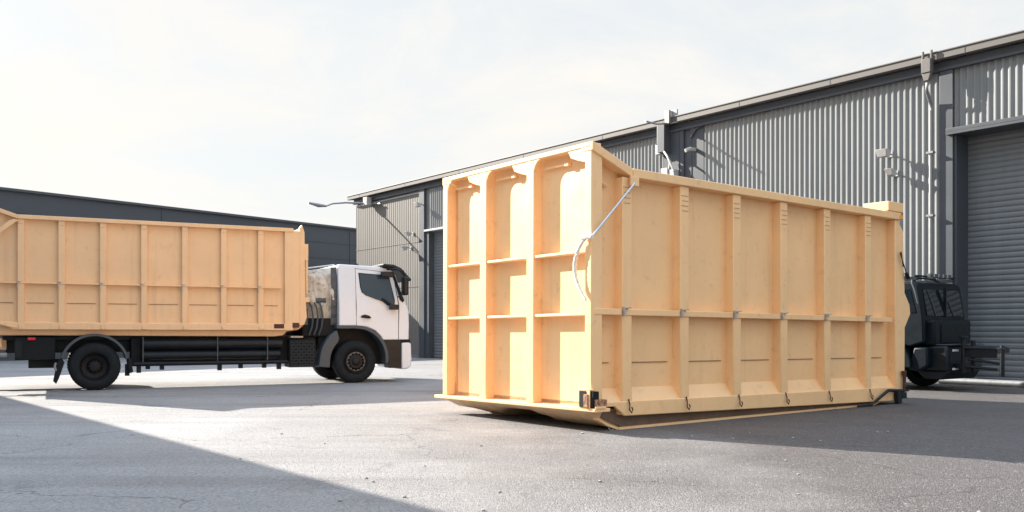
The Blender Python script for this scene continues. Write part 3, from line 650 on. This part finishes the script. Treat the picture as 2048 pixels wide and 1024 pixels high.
# lower step panel and bumper
s = MB(); s.prism([(6.62, 1.06), (7.12, 1.06), (7.12, .36), (6.80, .36), (6.76, .7)], 'y', -.01, .4); s.box(6.85, 7.1, -.02, -.01, .84, .9); s.box(6.85, 7.1, -.02, -.01, .56, .62); s.build('step_panel', M['black'], tr, bevel=.02)
s = MB(); s.prism([(7.12, 1.0), (7.3, 1.02), (7.38, .98), (7.40, .6), (7.38, .4), (7.3, .33), (7.12, .32)], 'y', -.02, 2.47); s.build('bumper', M['white'], tr, bevel=.04, seg=3)
s = MB(); s.box(7.08, 7.36, -.01, 2.46, 1.0, 1.08); s.box(7.38, 7.41, .0, .3, .6, .8); s.build('bumper_trim', M['blackm'], tr, bevel=.01)
s = MB(); s.box(7.395, 7.42, .1, .45, .62, .85); s.box(7.395, 7.42, 2.0, 2.35, .62, .85); s.build('headlight', M['lamp'], tr, bevel=.02)
s = MB(); s.box(7.325, 7.35, .35, 2.1, 1.15, 1.8); s.build('grille', M['blackm'], tr, bevel=.02)
# gear behind the cab
def tarp(u, v):
    a = u * math.pi * .5
    x_ = 4.62 + .86 * u; top = 2.80 + .13 * u
    z_ = 1.55 + (top - 1.55) * v
    bulge = .12 * math.sin(v * math.pi) + .03 * math.sin(u * 22 + v * 3) * (1 - .4 * v) + .02 * math.sin(u * 9 + v * 13)
    inset = .35 * max(0, v - .86) / .14
    return (x_, .28 - bulge + inset, z_ - .05 * inset)
s = MB(); s.grid(tarp, 44, 40); s.box(4.64, 5.47, .45, 2.2, 1.5, 2.78); s.build('tarpaulin_cover', M['tarp'], tr, smooth=60)
s = MB(); s.path([(4.6, .42, 2.83), (5.49, .42, 2.965)], .016, 8); s.build('cover_rail', M['white'], tr)
s = MB()
def band(u, v):
    return (5.33 + .14 * u, .20 - .07 * math.sin(v * math.pi) - .02 * math.sin(v * 40) * .4, 1.45 + 1.44 * v)
s.grid(band, 6, 50); s.build('air_duct', M['grey'], tr, smooth=60)
s = MB(); s.box(4.62, 5.46, .2, 2.0, 1.15, 1.62); s.build('hydraulic_tank', M['blackm'], tr, bevel=.04)
for q in range(3):
    s = MB(); x0 = 4.78 + q * .12; s.path([(x0, .16, 2.02), (x0 + .05, .1, 1.9), (x0 + .08, .07, 1.65), (x0 + .06, .1, 1.4), (x0, .15, 1.2)], .022, 8); s.build('hose', M['grey'], tr)
s = MB(); s.path([(4.68, .13, 1.45), (4.68, .13, 1.85)], .07, 12); s.path([(4.95, .2, 2.05), (5.2, .2, 2.06)], .07, 12); s.build('air_cylinder', M['grey'], tr)
# rear hook gear
s = MB(); s.box(-2.35, -1.72, .5, .7, .9, 1.15); s.box(-2.3, -1.8, .3, .9, .95, 1.02); s.path([(-1.85, .25, 1.15), (-1.83, .22, .95), (-1.9, .2, .85)], .05, 8); s.build('rear_roller_bracket', M['tan2'], tr, bevel=.01)
s = MB(); s.path([(-1.7, .2, .8), (-2.6, .2, .8)], .05, 8); s.build('underrun_bar', M['galv'], tr)

# container on the truck
TC = TM @ Matrix.Translation((-2.27, -.03, 0))
tcn = empty('skip_container', TC, 'tan steel container with thin ribs riding on the white truck', 'container')
P2 = dict(fl=.25, d=.10, W=2.5, zt=3.78, ze=4.05, zb=1.34, zs=-.02, kx=.77, k=.68, rw=.125, L=6.62, ef=.12, r0=.03, mz=2.335, rh=.55, sz=1.91, proud=0, ticks=1, hooks=False,
          ribs=[.775, 1.55, 2.37, 3.21, 4.08, 4.94, 5.79], post=(6.42, 6.75), er=[.9, 1.7], erw=.12, ez=[2.3, 3.0],
          postpoly=[(6.42, 1.45), (6.78, 1.45), (6.78, 3.72), (6.42, 3.72)])
container(tcn, P2, M['tan2'], M['tan2'])
s = MB(); s.prism([(0.2, 1.40), (.25, 1.22), (6.2, 1.17), (6.42, 1.2), (6.5, 1.29), (6.78, 1.33), (6.9, 1.42), (6.95, 1.55), (.3, 1.55)], 'y', .17, 2.33); s.build('subframe', M['tan2'], tcn, bevel=.02, smooth=50)
s = MB(); s.prism([(6.78, 1.42), (6.9, 1.46), (6.96, 1.65), (6.92, 2.1), (6.90, 3.70), (6.84, 3.88), (6.78, 3.80)], 'y', .02, .16); s.build('front_frame', M['tan2'], tcn, bevel=.012)
s = MB(); s.box(6.80, 6.86, .16, 2.4, 1.5, 3.8); s.build('front_bulkhead', M['tan2'], tcn)
s = MB(); s.box(6.86, 7.0, .05, .2, 3.02, 3.42); s.path([(6.97, .1, 2.2), (6.97, .1, 3.05)], .035, 8); s.box(6.88, 7.03, .04, .22, 2.0, 2.12); s.build('hook_bar', M['tan2'], tcn, bevel=.01)
s = MB(); s.box(6.16, 6.4, -.006, .05, 1.365, 1.47); s.build('light_recess', M['rust'], tcn)
s = MB(); s.box(6.6, 6.76, -.002, .05, 1.38, 1.5); s.build('light_recess', M['rust'], tcn)
s = MB(); s.prism([(-.02, 2.95), (.72, 3.60), (.80, 3.66), (.70, 3.68), (.62, 3.64), (-.02, 3.07)], 'y', -.045, -.005); s.build('diagonal_brace', M['tan2'], tcn)
s = MB(); s.prism([(0, 1.55), (.77, 1.36), (.77, 1.40), (0, 1.60)], 'y', -.02, .05); s.build('diagonal_sill', M['tan2'], tcn, bevel=.006)

# ------------------------------------------------------------------ dark utility truck by the roller door
# local x = forward (towards the right of the photo), y = towards the wall
ud = Vector((.614, -.789, 0)); uy = Vector((.789, .614, 0))
UM = frame((8.94, 19.66, 0), ud, uy)
ut = empty('utility_truck', UM, 'dark navy utility truck with roof bars parked between the tan container and the roller door', 'truck')
U = M['navy']; GD = mat('dark_cab_glass', (.006, .012, .018), .08, spec=.35, ior=1.45)
wheel((-.95, .0, .46), .46, .26, 1, True, ut); wheel((-.95, 1.95, .46), .46, .26, -1, True, ut)
wheel((-4.2, .0, .46), .46, .26, 1, False, ut); wheel((-4.2, 1.95, .46), .46, .26, -1, False, ut)
cp = [(-1.9, .95), (-1.9, 2.30), (-1.8, 2.4), (-.25, 2.4), (-.12, 2.34), (.0, 1.62), (.02, 1.05), (-.3, .95)]
MB().prism(cp, 'y', .0, 1.9).build('cab', U, ut, bevel=.05, seg=3)
MB().prism([(-.22, 2.22), (-.09, 2.22), (.018, 1.64), (-.14, 1.64)], 'y', .14, 1.76).build('windscreen', GD, ut)
MB().prism([(-.72, 2.24), (-.30, 2.24), (-.16, 1.7), (-.72, 1.7)], 'y', -.012, .02).build('side_window', GD, ut, bevel=.01)
MB().prism([(-1.6, 2.22), (-.95, 2.22), (-.9, 1.62), (-1.55, 1.62)], 'y', -.012, .02).build('side_window', GD, ut, bevel=.01)
s = MB(); s.box(-.03, .035, .92, .96, 1.62, 2.25); s.build('windscreen_divider', M['black'], ut)
for q_ in ([(.035, .5, 1.63), (-.02, .42, 1.95), (-.08, .3, 2.2)], [(.035, 1.3, 1.63), (-.03, 1.15, 1.95)]): MB().path(q_, .010, 6).build('wiper', M['grey'], ut)
s = MB(); s.box(-1.8, -.2, .1, .16, 2.42, 2.5); s.box(-1.8, -.2, 1.7, 1.76, 2.42, 2.5)
for xx in (-1.7, -1.2, -.7, -.25): s.box(xx, xx + .05, .05, 1.85, 2.5, 2.54)
s.build('roof_rack', M['black'], ut, bevel=.006)
s = MB()
for q in range(5): s.box(-.18, -.1, .5 + q * .2, .64 + q * .2, 2.5, 2.58)
s.build('light_bar', M['grey'], ut, bevel=.006)
s = MB(); s.path([(-.25, -.02, 2.42), (-.2, -.12, 2.35), (-.12, -.16, 2.2), (-.05, -.14, 1.9)], .018, 8); s.build('snorkel_rail', M['grey'], ut)
s = MB(); s.box(-.3, .18, .12, 1.8, .98, 1.55); s.build('bonnet', U, ut, bevel=.06, seg=3)
s = MB(); s.box(.18, .2, .4, 1.5, 1.05, 1.45); s.build('grille', M['blackm'], ut, bevel=.01)
a = arc(-.95, .5, .72, 0, 180, 16); a2 = arc(-.95, .5, .55, 180, 0, 16)
MB().prism([(p[0], p[1] * (1.0)) for p in a + a2], 'y', -.12, .35).build('wheel_arch', U, ut, bevel=.02)
s = MB(); s.prism([(-.2, .95), (.1, .95), (.12, .55), (-.1, .42), (-.33, .45)], 'y', -.05, .4); s.build('front_wing', U, ut, bevel=.04)
s = MB(); s.box(-.3, .45, .15, 1.75, .45, .98); s.prism([(-.3, .45), (.45, .45), (.3, .25), (-.1, .25)], 'y', .2, 1.7); s.build('bumper', M['black'], ut, bevel=.04)
s = MB(); s.box(.45, .465, .35, .62, .86, .91); s.box(.45, .465, .35, .62, .46, .51); s.build('fog_light', M['lamp'], ut, bevel=.008)
s = MB(); s.box(-.02, .5, .2, 1.7, 1.0, 1.02); s.build('step_plate', M['grey'], ut)
s = MB(); s.path([(.62, .5, .4), (.62, .5, 1.15)], .05, 10); s.path([(.62, .5, 1.15), (.62, .5, 1.2)], .09, 10); s.path([(.62, .95, .4), (.62, .95, 1.1)], .05, 10)
s.box(.45, .62, .45, 1.0, .5, .6); s.path([(.62, .5, .95), (1.45, .55, .93)], .045, 8); s.path([(.62, .5, .55), (1.3, .55, .5)], .03, 8); s.path([(.7, .52, .7), (1.4, .55, .62)], .03, 8)
s.path([(.62, .9, .95), (1.38, .8, .93)], .045, 8); s.box(1.32, 1.42, .5, .85, .85, .95); s.box(.62, 1.3, .5, .56, .74, .93)
s.path([(1.4, .55, .35), (1.4, .55, 1.0)], .05, 8); s.build('implement_mount', M['black'], ut, bevel=.006)
s = MB(); s.box(-5.3, -.2, .5, .6, .6, .8).box(-5.3, -.2, 1.3, 1.4, .6, .8); s.path([(-.95, .2, .46), (-.95, 1.75, .46)], .06, 8); s.path([(-4.2, .2, .46), (-4.2, 1.75, .46)], .06, 8); s.box(-1.7, -.3, .35, 1.6, .5, .95); s.build('chassis_frame', M['blackm'], ut)
s = MB(); s.box(-5.3, -2.05, .0, 1.9, .9, 1.5); s.build('load_bed', U, ut, bevel=.02)

# ------------------------------------------------------------------ small things on the ground
def blob(cx, cy, rx, ry, rot, n=40, z=.004, seed=1):
    random.seed(seed); ph = [random.uniform(0, 6.28) for _ in range(6)]
    pts = []
    for i in range(n):
        a = 2 * math.pi * i / n; r = 1 + .22 * math.sin(2 * a + ph[0]) + .16 * math.sin(3 * a + ph[1]) + .12 * math.sin(5 * a + ph[2]) + .08 * math.sin(9 * a + ph[3])
        x_, y_ = rx * r * math.cos(a), ry * r * math.sin(a)
        pts.append((cx + x_ * math.cos(rot) - y_ * math.sin(rot), cy + x_ * math.sin(rot) + y_ * math.cos(rot), z))
    return pts
s = MB(); s.face(blob(-10.45, 20.1, 1.0, .4, .3)); tag(s.build('puddle', M['water'], None, smooth=0), kind='structure')

random.seed(3)
src = None
for i in range(46):
    x_ = random.uniform(-3, 6); y_ = random.uniform(5.2, 12); rr = random.uniform(.008, .022)
    if src is None:
        b = MB(); bmesh.ops.create_icosphere(b.b, subdivisions=1, radius=1)
        for v in b.b.verts: v.co *= random.uniform(.7, 1.2); v.co.z *= .6
        src = b.build('pebble', M['conc'], None, smooth=0); o = src
    else:
        o = src.copy(); COL.objects.link(o)
    o.location = (x_, y_, rr * .4); o.scale = (rr, rr, rr); o.rotation_euler = (0, 0, random.uniform(0, 6))
    tag(o, 'tiny loose stone lying on the asphalt in the foreground', 'stone', 'loose stones scattered on the asphalt')
